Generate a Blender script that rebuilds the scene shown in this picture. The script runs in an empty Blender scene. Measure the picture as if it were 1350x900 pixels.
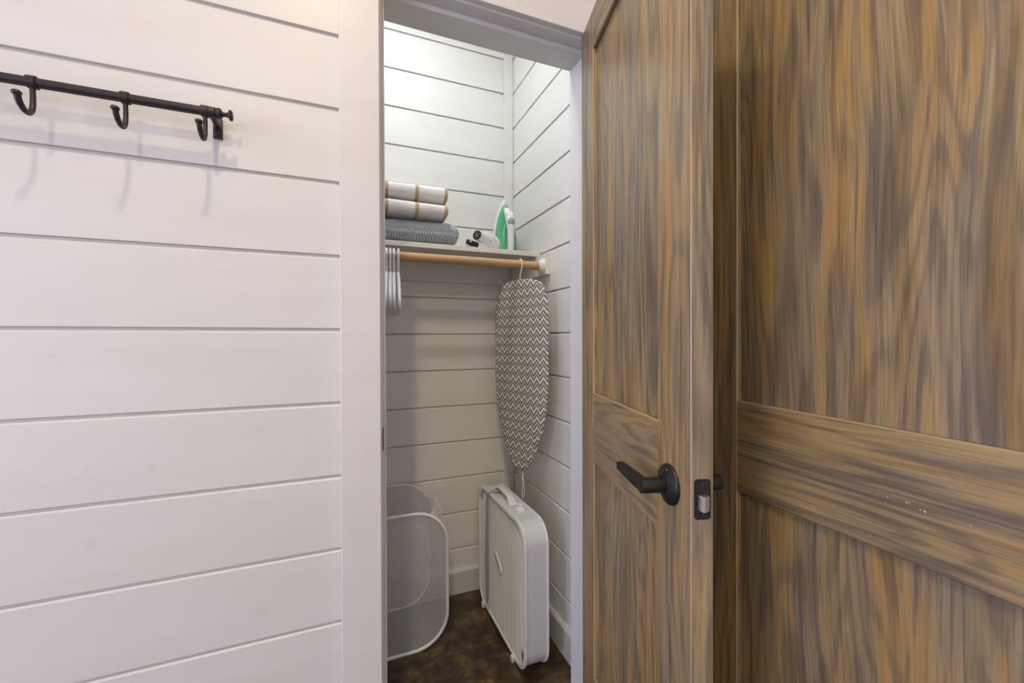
import bpy, bmesh, math, random
from mathutils import Vector, Matrix, noise
random.seed(7)
PI = math.pi
sc = bpy.context.scene
COL = sc.collection
EYE = 1.176

# ------------------------------------------------------------------ camera
cam_data = bpy.data.cameras.new('camera')
cam = bpy.data.objects.new('camera', cam_data); COL.objects.link(cam)
cam_data.sensor_width = 36.0
cam_data.lens = 36.0 * 547.96 / 1350.0
cam_data.clip_start = 0.01
yaw, pitch, roll = 0.384780, 0.0067672, 0.0029583
fw = Vector((math.sin(yaw)*math.cos(pitch), math.cos(yaw)*math.cos(pitch), -math.sin(pitch)))
r0 = Vector((math.cos(yaw), -math.sin(yaw), 0)); d0 = fw.cross(r0)
rt = r0*math.cos(roll) + d0*math.sin(roll); dn = d0*math.cos(roll) - r0*math.sin(roll)
m = Matrix((rt, -dn, -fw)).transposed().to_4x4(); m.translation = (0, 0, EYE)
cam.matrix_world = m
sc.camera = cam

# ------------------------------------------------------------------ world, lights, exposure
w = bpy.data.worlds.new('world'); sc.world = w; w.use_nodes = True
w.node_tree.nodes['Background'].inputs[0].default_value = (0.75, 0.85, 1.0, 1)
w.node_tree.nodes['Background'].inputs[1].default_value = 0.6
sc.view_settings.view_transform = 'Standard'
sc.view_settings.look = 'None'
sc.view_settings.exposure = -0.06
sc.view_settings.gamma = 1.0
try: sc.view_settings.use_curve_mapping = False
except Exception: pass

def area(name, loc, target, size, power, color, size_y=None, shape='DISK', spread=PI):
    d = bpy.data.lights.new(name, 'AREA'); d.energy = power; d.color = color
    d.shape = shape if size_y is None else 'RECTANGLE'
    d.size = size; d.spread = spread
    if size_y: d.size_y = size_y
    o = bpy.data.objects.new(name, d); COL.objects.link(o)
    o.location = loc
    o.rotation_euler = (Vector(target)-Vector(loc)).to_track_quat('-Z', 'Y').to_euler()
    return o
WARM = (1.0, 0.82, 0.55)
area('ceiling_lamp_near_light', (-0.13, 0.20, 2.725), (-0.13, 0.20, 0), 0.10, 11.0, WARM)
area('ceiling_lamp_far_light', (-0.42, -1.05, 2.725), (-0.42, -1.05, 0), 0.10, 20, WARM)
area('closet_lamp_light', (0.20, 1.31, 2.715), (0.20, 1.31, 0), 0.20, 7.9, (0.84, 0.92, 1.0))
# daylight through the left window, and a warm fill added behind the viewer
area('window_left_daylight', (-2.68, -0.55, 1.25), (0, -0.55, 1.0), 1.5, 74, (0.66, 0.69, 1.0), size_y=1.4)
area('rear_fill_light', (-0.45, -2.33, 1.35), (-0.45, 0, 1.25), 1.6, 5, (1.0, 0.88, 0.76), size_y=1.5)

# ------------------------------------------------------------------ materials
def nt(name):
    mt = bpy.data.materials.new(name); mt.use_nodes = True
    n = mt.node_tree; return mt, n, n.nodes['Principled BSDF']
def N(n, t, **kw):
    x = n.nodes.new(t)
    for k, v in kw.items(): setattr(x, k, v)
    return x
def ramp(n, stops, fac=None, interp='LINEAR'):
    r = N(n, 'ShaderNodeValToRGB'); r.color_ramp.interpolation = interp
    el = r.color_ramp.elements
    while len(el) < len(stops): el.new(0.5)
    for e, (p, c) in zip(el, stops):
        e.position = p; e.color = (*c, 1) if len(c) == 3 else c
    if fac is not None: n.links.new(fac, r.inputs[0])
    return r
def math_node(n, op, a, b=None, c=None):
    x = N(n, 'ShaderNodeMath', operation=op)
    for i, v in enumerate((a, b, c)):
        if v is None: continue
        if isinstance(v, (int, float)): x.inputs[i].default_value = v
        else: n.links.new(v, x.inputs[i])
    return x.outputs[0]
def mixc(n, fac, a, b, mode='MIX'):
    x = N(n, 'ShaderNodeMix', data_type='RGBA', blend_type=mode)
    for s, v in ((x.inputs[0], fac), (x.inputs[6], a), (x.inputs[7], b)):
        if isinstance(v, (int, float)): s.default_value = v
        elif isinstance(v, tuple): s.default_value = (*v, 1)
        else: n.links.new(v, s)
    return x.outputs[2]
def mapping(n, src, scale, loc=(0, 0, 0)):
    mp = N(n, 'ShaderNodeMapping'); mp.inputs['Scale'].default_value = scale
    mp.inputs['Location'].default_value = loc
    n.links.new(src, mp.inputs[0]); return mp.outputs[0]
def noise_tex(n, vec, scale=1.0, detail=4, rough=0.5, dist=0.0):
    t = N(n, 'ShaderNodeTexNoise'); t.inputs['Scale'].default_value = scale
    t.inputs['Detail'].default_value = detail; t.inputs['Roughness'].default_value = rough
    t.inputs['Distortion'].default_value = dist
    n.links.new(vec, t.inputs['Vector']); return t.outputs[0]
def bump(n, b, height, strength=0.2, dist=0.002):
    x = N(n, 'ShaderNodeBump'); x.inputs['Strength'].default_value = strength
    x.inputs['Distance'].default_value = dist
    n.links.new(height, x.inputs['Height']); n.links.new(x.outputs[0], b.inputs['Normal'])

def plain(name, col, rough=0.5, metal=0.0, spec=0.5, var=0.0):
    mt, n, b = nt(name)
    b.inputs['Roughness'].default_value = rough; b.inputs['Metallic'].default_value = metal
    b.inputs['Specular IOR Level'].default_value = spec
    tc = N(n, 'ShaderNodeTexCoord')
    f = noise_tex(n, mapping(n, tc.outputs['Object'], (14, 14, 14)), 1, 3)
    v = var if var else 0.04
    c = mixc(n, f, tuple(x*(1-v) for x in col), tuple(min(1, x*(1+v)) for x in col))
    n.links.new(c, b.inputs['Base Color'])
    return mt

def paint(name, col, knots=(), rough=0.42, bumpy=0.12):
    """satin paint brushed over pine boards: faint grain, a few knots bleeding through"""
    mt, n, b = nt(name)
    b.inputs['Roughness'].default_value = rough
    ge = N(n, 'ShaderNodeNewGeometry')
    P = ge.outputs['Position']
    f = noise_tex(n, mapping(n, P, (2.2, 2.2, 16)), 1, 4)
    c = mixc(n, ramp(n, [(0.35, (0, 0, 0)), (0.7, (1, 1, 1))], f).outputs[0], col, tuple(x*y for x, y in zip(col, (0.965, 0.955, 0.935))))
    # pale tannin stains
    st = noise_tex(n, mapping(n, P, (5, 5, 13), (3.1, 0.4, 1.7)), 1, 2)
    c = mixc(n, ramp(n, [(0.66, (0, 0, 0)), (0.80, (0.5, 0.5, 0.5))], st).outputs[0], c, tuple(x*y for x, y in zip(col, (0.97, 0.90, 0.78))))
    for (kx, kz, kr, ks) in knots:
        sub = N(n, 'ShaderNodeVectorMath', operation='SUBTRACT'); n.links.new(P, sub.inputs[0])
        sub.inputs[1].default_value = (kx, 1.02, kz)
        sc_ = N(n, 'ShaderNodeVectorMath', operation='MULTIPLY'); n.links.new(sub.outputs[0], sc_.inputs[0])
        sc_.inputs[1].default_value = (1, 1, 1.15)
        ln = N(n, 'ShaderNodeVectorMath', operation='LENGTH'); n.links.new(sc_.outputs[0], ln.inputs[0])
        q = math_node(n, 'DIVIDE', ln.outputs['Value'], kr)
        wob = math_node(n, 'ADD', q, math_node(n, 'MULTIPLY', noise_tex(n, mapping(n, P, (90, 90, 90)), 1, 2), 0.5))
        r = ramp(n, [(0.30, (ks,)*3), (0.42, (ks*0.25,)*3), (0.62, (ks*0.55,)*3), (1.0, (0, 0, 0))], wob)
        c = mixc(n, r.outputs[0], c, (0.54, 0.48, 0.32))
    n.links.new(c, b.inputs['Base Color'])
    g = noise_tex(n, mapping(n, P, (6, 6, 260)), 1, 4)
    bump(n, b, g, bumpy, 0.0012)
    return mt

CREAM = (0.655, 0.644, 0.614)
KNOTS = [(-0.4426, 0.7906, .016, .55), (-0.1653, 0.5968, .017, .6), (-0.493, 1.1484, .009, .45), (-0.3505, 0.924, .018, .35),
         (-0.4469, 0.9356, .012, .25), (-0.1629, 0.9825, .014, .25), (-0.3367, 1.5272, .008, .9), (-0.486, 1.132, .006, .3), (-0.1261, 0.7076, .006, .6)]
M = {}
M['wall'] = paint('cream_paint_boards', CREAM, KNOTS)
M['groove'] = plain('cream_paint_groove', (0.60, 0.56, 0.51), 0.6)
M['trim'] = paint('cream_paint_trim', (0.68, 0.66, 0.635), (), 0.38, 0.06)
M['closet'] = paint('lightened_paint_boards', (0.83, 0.805, 0.765), (), 0.30)  # front wall's paint made lighter, standing in for more light in the closet
M['shelfpaint'] = plain('shelf_paint', (0.76, 0.73, 0.66), 0.4)
M['ceil'] = plain('ceiling_paint', (0.82, 0.80, 0.76), 0.7)

def wood(name, along, warm=1.0, light=1.0, seed=0.0):
    """pine door wiped with grey and brown stain; grain runs along local axis (0 x, 2 z)"""
    mt, n, b = nt(name)
    tc = N(n, 'ShaderNodeTexCoord'); oi = N(n, 'ShaderNodeObjectInfo')
    off = N(n, 'ShaderNodeVectorMath', operation='SCALE'); off.inputs[0].default_value = (7.3, 3.1, 5.7)
    n.links.new(math_node(n, 'ADD', math_node(n, 'MULTIPLY', oi.outputs['Random'], 3.0), seed), off.inputs['Scale'])
    ad = N(n, 'ShaderNodeVectorMath', operation='ADD'); n.links.new(tc.outputs['Object'], ad.inputs[0]); n.links.new(off.outputs[0], ad.inputs[1])
    V = ad.outputs[0]
    def s(across, along_):
        return (along_, across, across) if along == 0 else (across, across, along_)
    # slow warp so the streaks wander like real growth rings
    warp = noise_tex(n, mapping(n, V, s(3.0, 1.3)), 1, 2)
    axis = N(n, 'ShaderNodeCombineXYZ')
    wv = math_node(n, 'MULTIPLY', math_node(n, 'SUBTRACT', warp, 0.5), 0.07)
    n.links.new(wv, axis.inputs[2 if along == 0 else 0])
    ad2 = N(n, 'ShaderNodeVectorMath', operation='ADD'); n.links.new(V, ad2.inputs[0]); n.links.new(axis.outputs[0], ad2.inputs[1])
    W = ad2.outputs[0]
    broad = noise_tex(n, mapping(n, W, s(13, 1.2)), 1, 4, 0.6, 0.25)
    grey = noise_tex(n, mapping(n, W, s(20, 2.2), (4.1, 2.2, 8.3)), 1, 5, 0.62, 0.3)
    mid = noise_tex(n, mapping(n, W, s(95, 3.0), (1.7, 9.2, 3.3)), 1, 4, 0.62, 0.2)
    fine = noise_tex(n, mapping(n, W, s(330, 7)), 1, 3, 0.65)
    patch = noise_tex(n, mapping(n, V, (4.0, 4.0, 2.6), (9, 1, 4)), 1, 3, 0.55)
    L = light*1.16
    org = (0.335*L*warm, 0.200*L, 0.066*L)
    tan = (0.315*L, 0.225*L, 0.105*L)
    brn = (0.150*L, 0.090*L, 0.032*L)
    sl = (0.076*L, 0.064*L, 0.050*L)
    gr = (0.200*L, 0.165*L, 0.120*L)
    base = ramp(n, [(0.30, brn), (0.43, tan), (0.53, org), (0.63, tan), (0.76, brn)], broad)
    g = ramp(n, [(0.42, (0, 0, 0)), (0.60, (1, 1, 1))], math_node(n, 'ADD', grey, math_node(n, 'MULTIPLY', math_node(n, 'SUBTRACT', patch, 0.5), 0.40)))
    c = mixc(n, math_node(n, 'MULTIPLY', g.outputs[0], 0.68), base.outputs[0], gr)
    d = ramp(n, [(0.46, (0, 0, 0)), (0.70, (1, 1, 1))], mid)
    dd = ramp(n, [(0.40, (0.45, 0.45, 0.45)), (0.60, (1, 1, 1))], grey)
    c = mixc(n, math_node(n, 'MULTIPLY', math_node(n, 'MULTIPLY', d.outputs[0], dd.outputs[0]), 0.80), c, sl)
    # growth rings as isolines of a slow field: flames and cathedral arches
    field = noise_tex(n, mapping(n, V, s(5.5, 0.62), (2.7, 5.5, 1.3)), 1, 2, 0.5, 0.15)
    ring = math_node(n, 'SINE', math_node(n, 'MULTIPLY', field, 135.0))
    rj = math_node(n, 'ADD', math_node(n, 'MULTIPLY', ring, 0.20), math_node(n, 'ADD', mid, math_node(n, 'MULTIPLY', grey, 0.35)))
    rm = ramp(n, [(0.66, (0, 0, 0)), (0.86, (1, 1, 1))], rj)
    c = mixc(n, math_node(n, 'MULTIPLY', rm.outputs[0], 0.42), c, (0.080*L, 0.066*L, 0.052*L))
    hl = ramp(n, [(0.22, (1, 1, 1)), (0.52, (0, 0, 0))], rj)
    c = mixc(n, math_node(n, 'MULTIPLY', hl.outputs[0], 0.45), c, (0.38*L, 0.225*L, 0.075*L))
    f = ramp(n, [(0.25, (0.66, 0.66, 0.66)), (0.6, (1.12, 1.12, 1.12))], fine)
    c = mixc(n, 0.75, c, f.outputs[0], 'MULTIPLY')
    n.links.new(c, b.inputs['Base Color'])
    b.inputs['Roughness'].default_value = 0.36
    b.inputs['Specular IOR Level'].default_value = 0.5
    rr = ramp(n, [(0.3, (0.30,)*3), (0.7, (0.44,)*3)], fine); n.links.new(rr.outputs[0], b.inputs['Roughness'])
    bump(n, b, fine, 0.16, 0.0008)
    return mt
M['wood_v'] = wood('stained_pine_upright_grain', 2)
M['wood_h'] = wood('stained_pine_level_grain', 0)
M['lit_edge'] = plain('pine_edge_highlight', (0.36, 0.27, 0.16), 0.4)  # highlights of lit chamfers painted in as a lighter wood tone
M['bronze'] = plain('dark_bronze_metal', (0.010, 0.009, 0.0085), 0.42, 0.2)
M['iron_black'] = plain('black_iron_finish', (0.035, 0.028, 0.027), 0.40, 0.35)
M['steel'] = plain('satin_steel', (0.75, 0.70, 0.66), 0.28, 0.9)
M['plastic'] = plain('white_plastic', (0.80, 0.79, 0.79), 0.32)
M['hanger'] = plain('white_hanger_plastic', (0.78, 0.77, 0.80), 0.35)
M['fanbody'] = plain('light_grey_plastic', (0.66, 0.66, 0.67), 0.38)
M['fangrille'] = plain('white_grille_plastic', (0.86, 0.84, 0.81), 0.42)
M['fandark'] = plain('fan_inside_grey', (0.16, 0.15, 0.14), 0.6)
M['cord'] = plain('grey_cord', (0.40, 0.38, 0.42), 0.5)
M['rodwood'] = None
mt, n, b = nt('honey_wood_dowel'); tc = N(n, 'ShaderNodeTexCoord')
f = noise_tex(n, mapping(n, tc.outputs['Object'], (3, 60, 60)), 1, 4)
n.links.new(ramp(n, [(0.3, (0.40, 0.235, 0.11)), (0.7, (0.56, 0.36, 0.19))], f).outputs[0], b.inputs['Base Color'])
b.inputs['Roughness'].default_value = 0.4; M['rodwood'] = mt

# stained concrete floor
mt, n, b = nt('stained_concrete'); ge = N(n, 'ShaderNodeNewGeometry'); P = ge.outputs['Position']
a = noise_tex(n, mapping(n, P, (11, 11, 11)), 1, 7, 0.66, 0.2)
a2 = noise_tex(n, mapping(n, P, (45, 45, 45)), 1, 5, 0.6)
c = ramp(n, [(0.30, (0.018, 0.012, 0.008)), (0.47, (0.050, 0.031, 0.017)), (0.58, (0.115, 0.075, 0.028)), (0.70, (0.22, 0.145, 0.048))], a).outputs[0]
c = mixc(n, 0.55, c, ramp(n, [(0.3, (0.45, 0.45, 0.45)), (0.65, (1.25, 1.2, 1.15))], a2).outputs[0], 'MULTIPLY')
n.links.new(c, b.inputs['Base Color']); b.inputs['Roughness'].default_value = 0.36
bump(n, b, a2, 0.1, 0.001); M['floor'] = mt

# sheer white nylon mesh of the hamper
def sheer(name, opacity, col=(0.66, 0.64, 0.66)):
    mt, n, b = nt(name)
    b.inputs['Base Color'].default_value = (*col, 1); b.inputs['Roughness'].default_value = 0.7
    b.inputs['Specular IOR Level'].default_value = 0.2
    tr = N(n, 'ShaderNodeBsdfTransparent'); mx = N(n, 'ShaderNodeMixShader')
    tc = N(n, 'ShaderNodeTexCoord')
    f = noise_tex(n, mapping(n, tc.outputs['Object'], (9, 9, 9)), 1, 3)
    fac = math_node(n, 'ADD', math_node(n, 'MULTIPLY', f, 0.14), opacity-0.07)
    tl = N(n, 'ShaderNodeBsdfTranslucent'); tl.inputs[0].default_value = (*col, 1)
    m2 = N(n, 'ShaderNodeMixShader'); m2.inputs[0].default_value = 0.45; n.links.new(b.outputs[0], m2.inputs[1]); n.links.new(tl.outputs[0], m2.inputs[2])
    n.links.new(fac, mx.inputs[0]); n.links.new(tr.outputs[0], mx.inputs[1]); n.links.new(m2.outputs[0], mx.inputs[2])
    n.links.new(mx.outputs[0], n.nodes['Material Output'].inputs[0])
    return mt
M['sheer'] = sheer('sheer_white_mesh', 0.40, (0.95, 0.93, 0.95))
M['rim'] = plain('white_binding_tape', (0.84, 0.82, 0.83), 0.7)
M['nylon'] = plain('white_nylon', (0.95, 0.93, 0.94), 0.6)

def zigzag(n, tc_out, u_ax, v_ax, per, row, amp):
    sp = N(n, 'ShaderNodeSeparateXYZ'); n.links.new(tc_out, sp.inputs[0])
    u, v = sp.outputs[u_ax], sp.outputs[v_ax]
    tri = math_node(n, 'PINGPONG', u, per/2)
    tri = math_node(n, 'MULTIPLY', tri, amp/(per/2))
    q = math_node(n, 'DIVIDE', math_node(n, 'ADD', v, tri), row)
    return math_node(n, 'FRACT', q), u
mt, n, b = nt('grey_chevron_cotton'); tc = N(n, 'ShaderNodeTexCoord')
fr, u = zigzag(n, tc.outputs['Object'], 0, 2, 0.0330, 0.0375, 0.0215)
fold = math_node(n, 'PINGPONG', u, 0.0330/2)
DK, LT = (0.185, 0.165, 0.150), (0.80, 0.76, 0.70)
st = ramp(n, [(0.0, DK), (0.27, DK), (0.31, LT), (0.39, LT), (0.43, DK), (0.70, DK), (0.75, LT), (0.95, LT)], fr)
lines = ramp(n, [(0.0, (0.70, 0.66, 0.60)), (0.07, (0.70, 0.66, 0.60)), (0.12, (0, 0, 0))], math_node(n, 'DIVIDE', fold, 0.0330/2))
mk = ramp(n, [(0.06, (0.55, 0.55, 0.55)), (0.12, (0, 0, 0))], math_node(n, 'DIVIDE', fold, 0.0330/2))
c = mixc(n, math_node(n, 'MULTIPLY', mk.outputs[0], 0.6), st.outputs[0], (0.62, 0.58, 0.52))
n.links.new(c, b.inputs['Base Color']); b.inputs['Roughness'].default_value = 0.85; M['chevron'] = mt

mt, n, b = nt('grey_herringbone_blanket'); tc = N(n, 'ShaderNodeTexCoord')
sp = N(n, 'ShaderNodeSeparateXYZ'); n.links.new(tc.outputs['Object'], sp.inputs[0])
wrap = math_node(n, 'ADD', sp.outputs[2], math_node(n, 'MULTIPLY', sp.outputs[1], 0.8))
tri = math_node(n, 'PINGPONG', wrap, 0.011)
q = math_node(n, 'FRACT', math_node(n, 'DIVIDE', math_node(n, 'ADD', sp.outputs[0], tri), 0.0105))
nz = noise_tex(n, mapping(n, tc.outputs['Object'], (160, 160, 160)), 1, 3)
q2 = math_node(n, 'ADD', q, math_node(n, 'MULTIPLY', math_node(n, 'SUBTRACT', nz, 0.5), 0.7))
st = ramp(n, [(0.1, (0.22, 0.232, 0.26)), (0.45, (0.36, 0.378, 0.41)), (0.7, (0.68, 0.70, 0.75)), (0.95, (0.29, 0.302, 0.335))], q2)
n.links.new(st.outputs[0], b.inputs['Base Color']); b.inputs['Roughness'].default_value = 0.9
b.inputs['Sheen Weight'].default_value = 0.3
bump(n, b, q2, 0.5, 0.003); M['blanket'] = mt

mt, n, b = nt('white_terry_gold_stripes'); tc = N(n, 'ShaderNodeTexCoord')
sp = N(n, 'ShaderNodeSeparateXYZ'); n.links.new(tc.outputs['Object'], sp.inputs[0])
nz = noise_tex(n, mapping(n, tc.outputs['Object'], (240, 240, 240)), 1, 3)
xx = math_node(n, 'ADD', sp.outputs[0], math_node(n, 'MULTIPLY', nz, 0.003))
pp = math_node(n, 'PINGPONG', math_node(n, 'SUBTRACT', xx, 0.0505), 0.0548)   # a stripe every 113 mm
mk = ramp(n, [(0.0, (1, 1, 1)), (0.0060/0.0548, (1, 1, 1)), (0.0078/0.0548, (0, 0, 0))], math_node(n, 'DIVIDE', pp, 0.0548))
c = mixc(n, mk.outputs[0], (0.95, 0.925, 0.91), (0.58, 0.45, 0.23))
n.links.new(c, b.inputs['Base Color']); b.inputs['Roughness'].default_value = 0.95
b.inputs['Sheen Weight'].default_value = 0.4
bump(n, b, nz, 0.5, 0.003); M['towel'] = mt

mt, n, b = nt('green_translucent_plastic'); tc = N(n, 'ShaderNodeTexCoord')
f = noise_tex(n, mapping(n, tc.outputs['Object'], (22, 22, 5)), 1, 3)
n.links.new(ramp(n, [(0.3, (0.035, 0.30, 0.115)), (0.7, (0.12, 0.50, 0.24))], f).outputs[0], b.inputs['Base Color'])
b.inputs['Roughness'].default_value = 0.15; M['green'] = mt
M['greybtn'] = plain('grey_button_plastic', (0.34, 0.34, 0.38), 0.3)
M['blackplastic'] = plain('black_plastic', (0.012, 0.012, 0.013), 0.3)

# ------------------------------------------------------------------ builders
def obj(name, bm, mats, parent=None, kind=None, smooth=False, loc=None, rot=None):
    me = bpy.data.meshes.new(name)
    bmesh.ops.recalc_face_normals(bm, faces=bm.faces)
    bm.to_mesh(me); bm.free()
    for mm in (mats if isinstance(mats, (list, tuple)) else [mats]): me.materials.append(mm)
    if smooth:
        for p in me.polygons: p.use_smooth = True
        try: me.set_sharp_from_angle(angle=math.radians(40))
        except Exception: pass
    o = bpy.data.objects.new(name, me); COL.objects.link(o)
    if parent: o.parent = parent
    if loc: o.location = loc
    if rot: o.rotation_euler = rot
    if kind: o['kind'] = kind
    return o
def empty(name, loc=(0, 0, 0), rot=(0, 0, 0), kind=None):
    o = bpy.data.objects.new(name, None); COL.objects.link(o); o.location = loc; o.rotation_euler = rot
    o.empty_display_size = 0.05
    if kind: o['kind'] = kind
    return o
def tag(o, label, cat, group=None):
    o['label'] = label; o['category'] = cat
    if group: o['group'] = group
    return o
def box(bm, x0, x1, y0, y1, z0, z1, bev=0.0, seg=1):
    r = bmesh.ops.create_cube(bm, size=1.0)
    for v in r['verts']:
        v.co = Vector((x0 + (v.co.x+.5)*(x1-x0), y0 + (v.co.y+.5)*(y1-y0), z0 + (v.co.z+.5)*(z1-z0)))
    if bev:
        es = list({e for v in r['verts'] for e in v.link_edges})
        bmesh.ops.bevel(bm, geom=es, offset=bev, segments=seg, profile=0.5, affect='EDGES')
    return bm
def boxbm(*a, **k):
    return box(bmesh.new(), *a, **k)
def prism(bm, prof, axis, a, b, mat_fn=None):
    """extrude a closed 2D profile along axis 0 (prof = y,z) / 1 (x,z) / 2 (x,y)"""
    def P(q, t): return {0: (t, q[0], q[1]), 1: (q[0], t, q[1]), 2: (q[0], q[1], t)}[axis]
    A = [bm.verts.new(P(q, a)) for q in prof]; B = [bm.verts.new(P(q, b)) for q in prof]
    k = len(prof); fs = []
    for i in range(k):
        f = bm.faces.new((A[i], A[(i+1) % k], B[(i+1) % k], B[i])); fs.append(f)
        if mat_fn: f.material_index = mat_fn(i)
    bm.faces.new(A); bm.faces.new(B[::-1])
    return fs
def tube(bm, pts, r, seg=10, closed=False, cap=True):
    pts = [Vector(p) for p in pts]; k = len(pts)
    rs = r if isinstance(r, (list, tuple)) else [r]*k
    rings = []; up = None
    for i, p in enumerate(pts):
        if closed: t = pts[(i+1) % k]-pts[i-1]
        else: t = pts[min(i+1, k-1)]-pts[max(i-1, 0)]
        t.normalize()
        if up is None:
            up = Vector((0, 0, 1)) if abs(t.z) < .9 else Vector((1, 0, 0))
        up = (up - t*up.dot(t)).normalized(); sd = t.cross(up)
        rings.append([bm.verts.new(p+(up*math.cos(2*PI*j/seg)+sd*math.sin(2*PI*j/seg))*rs[i]) for j in range(seg)])
    for i in range(k if closed else k-1):
        A, B = rings[i], rings[(i+1) % k]
        for j in range(seg): bm.faces.new((A[j], A[(j+1) % seg], B[(j+1) % seg], B[j]))
    if cap and not closed:
        bm.faces.new(rings[0][::-1]); bm.faces.new(rings[-1])
    return bm
def lathe(bm, prof, origin=(0, 0, 0), axis='z', seg=24):
    """prof: list of (r, h)"""
    o = Vector(origin); rings = []
    def P(r, h, a):
        c, s = r*math.cos(a), r*math.sin(a)
        return o + {'z': Vector((c, s, h)), 'x': Vector((h, c, s)), 'y': Vector((s, h, c))}[axis]
    for r, h in prof:
        rings.append([bm.verts.new(P(max(r, 1e-5), h, 2*PI*j/seg)) for j in range(seg)])
    for A, B in zip(rings, rings[1:]):
        for j in range(seg): bm.faces.new((A[j], A[(j+1) % seg], B[(j+1) % seg], B[j]))
    bm.faces.new(rings[0][::-1]); bm.faces.new(rings[-1])
    return bm
def rrect(w, h, r, k=8):
    """rounded rectangle outline centred at 0"""
    out = []
    for cx, cy, a0 in ((w/2-r, h/2-r, 0), (-w/2+r, h/2-r, PI/2), (-w/2+r, -h/2+r, PI), (w/2-r, -h/2+r, 1.5*PI)):
        for i in range(k+1):
            a = a0 + i*PI/2/k; out.append((cx+r*math.cos(a), cy+r*math.sin(a)))
    return out
def smooth_path(pts, k=6):
    """Catmull-Rom"""
    pts = [Vector(p) for p in pts]; P = [pts[0]]+pts+[pts[-1]]; out = []
    for i in range(1, len(P)-2):
        for j in range(k):
            t = j/k; a, b_, c_, d_ = P[i-1], P[i], P[i+1], P[i+2]
            out.append(0.5*((2*b_)+(c_-a)*t+(2*a-5*b_+4*c_-d_)*t*t+(3*b_-a-3*c_+d_)*t**3))
    out.append(P[-2]); return out

# ------------------------------------------------------------------ the setting
FACE = 1.02      # face of the boarded wall
BACK = 1.88      # closet back wall
SIDE = 0.765     # right wall (closet and room)
LEFT = -0.42     # closet left wall
ROOM_L, ROOM_B, CEIL = -2.60, -2.25, 2.74
row_z = [EYE + 0.0213 + 0.1657*k for k in range(-7, 10)]          # board joints

def struct(name, bm, mt, **k): return obj(name, bm, mt, kind='structure', **k)
struct('floor', boxbm(ROOM_L-.1, SIDE+.15, ROOM_B-.1, BACK+.1, -0.08, 0), M['floor'])
struct('ceiling', boxbm(ROOM_L-.1, SIDE+.15, ROOM_B-.1, BACK+.1, CEIL, CEIL+0.08), M['ceil'])

GAP = 0.0068
def plank_rows(parent, mesh_maker, place, mat, z_lo=0.10, z_hi=CEIL):
    """one board per row; alike rows share a mesh"""
    zs = [z for z in row_z if z_lo < z < z_hi]
    edges = [z_lo] + zs + [z_hi]
    cache = {}
    for a, b_ in zip(edges, edges[1:]):
        lo = a + (GAP/2 if a != z_lo else 0); hi = b_ - (GAP/2 if b_ != z_hi else 0)
        h = round(hi-lo, 4)
        if h < 0.01: continue
        if h not in cache:
            o = obj('plank', mesh_maker(h), mat, parent); cache[h] = o.data
        else:
            o = bpy.data.objects.new('plank', cache[h]); COL.objects.link(o); o.parent = parent
        o.location = place(lo)

def board_x(L, t=0.012, c=.0038):
    def f(h):
        bm = bmesh.new(); prism(bm, [(.0006, 0), (0, .0008), (0, h-c), (c*.8, h), (t, h), (t, 0)], 0, 0, L); return bm
    return f
def board_y(L, t=0.012, c=.0038):       # face at x=0 looking towards -x
    def f(h):
        bm = bmesh.new(); prism(bm, [(.0006, 0), (0, .0008), (0, h-c), (c*.8, h), (t, h), (t, 0)], 1, 0, L); return bm
    return f
def board_y2(L, t=0.012, c=.0038):      # face at x=t looking towards +x
    def f(h):
        bm = bmesh.new(); prism(bm, [(t-.0006, 0), (t, .0008), (t, h-c), (t-c*.8, h), (0, h), (0, 0)], 1, 0, L); return bm
    return f
# front wall (boarded, with the closet opening) - backing in three pieces of one mesh
OPL, OPR, HEAD = 0.084, 0.668, EYE+0.845     # jamb faces
bm = bmesh.new(); B0 = FACE+0.0075
box(bm, ROOM_L-.02, OPL-.019, B0, FACE+.115, 0, CEIL)
box(bm, OPL-.019, OPR+.019, B0, FACE+.115, HEAD+.019, CEIL)
box(bm, OPR+.019, SIDE+.02, B0, FACE+.115, 0, CEIL)
wf = struct('wall_front', bm, M['groove'])
wl = -0.0075; 
plank_rows(wf, board_x(wl+0.004 - ROOM_L, .011), lambda z: (ROOM_L, FACE, z), M['wall'])
plank_rows(wf, board_x(SIDE+.0035, .011), lambda z: (-.0035, FACE, z), M['wall'], z_lo=HEAD+0.095)
# closet back wall
bw = struct('wall_back', boxbm(LEFT-.02, SIDE+.02, BACK+.0075, BACK+.08, 0, CEIL), M['groove'])
plank_rows(bw, board_x(SIDE-LEFT, .011), lambda z: (LEFT, BACK, z), M['closet'])
# right wall of closet, and its continuation in the room
rw = struct('wall_right', boxbm(SIDE+.0075, SIDE+.12, FACE+.0, BACK+.02, 0, CEIL), M['groove'])
plank_rows(rw, board_y(BACK-FACE-.115, .011), lambda z: (SIDE, FACE+.115, z), M['closet'])
clw = struct('wall_left', boxbm(LEFT-.08, LEFT-.0075, FACE+.115, BACK+.02, 0, CEIL), M['groove'])
plank_rows(clw, board_y2(BACK-FACE-.115, .011), lambda z: (LEFT-.011, FACE+.115, z), M['closet'])

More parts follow.
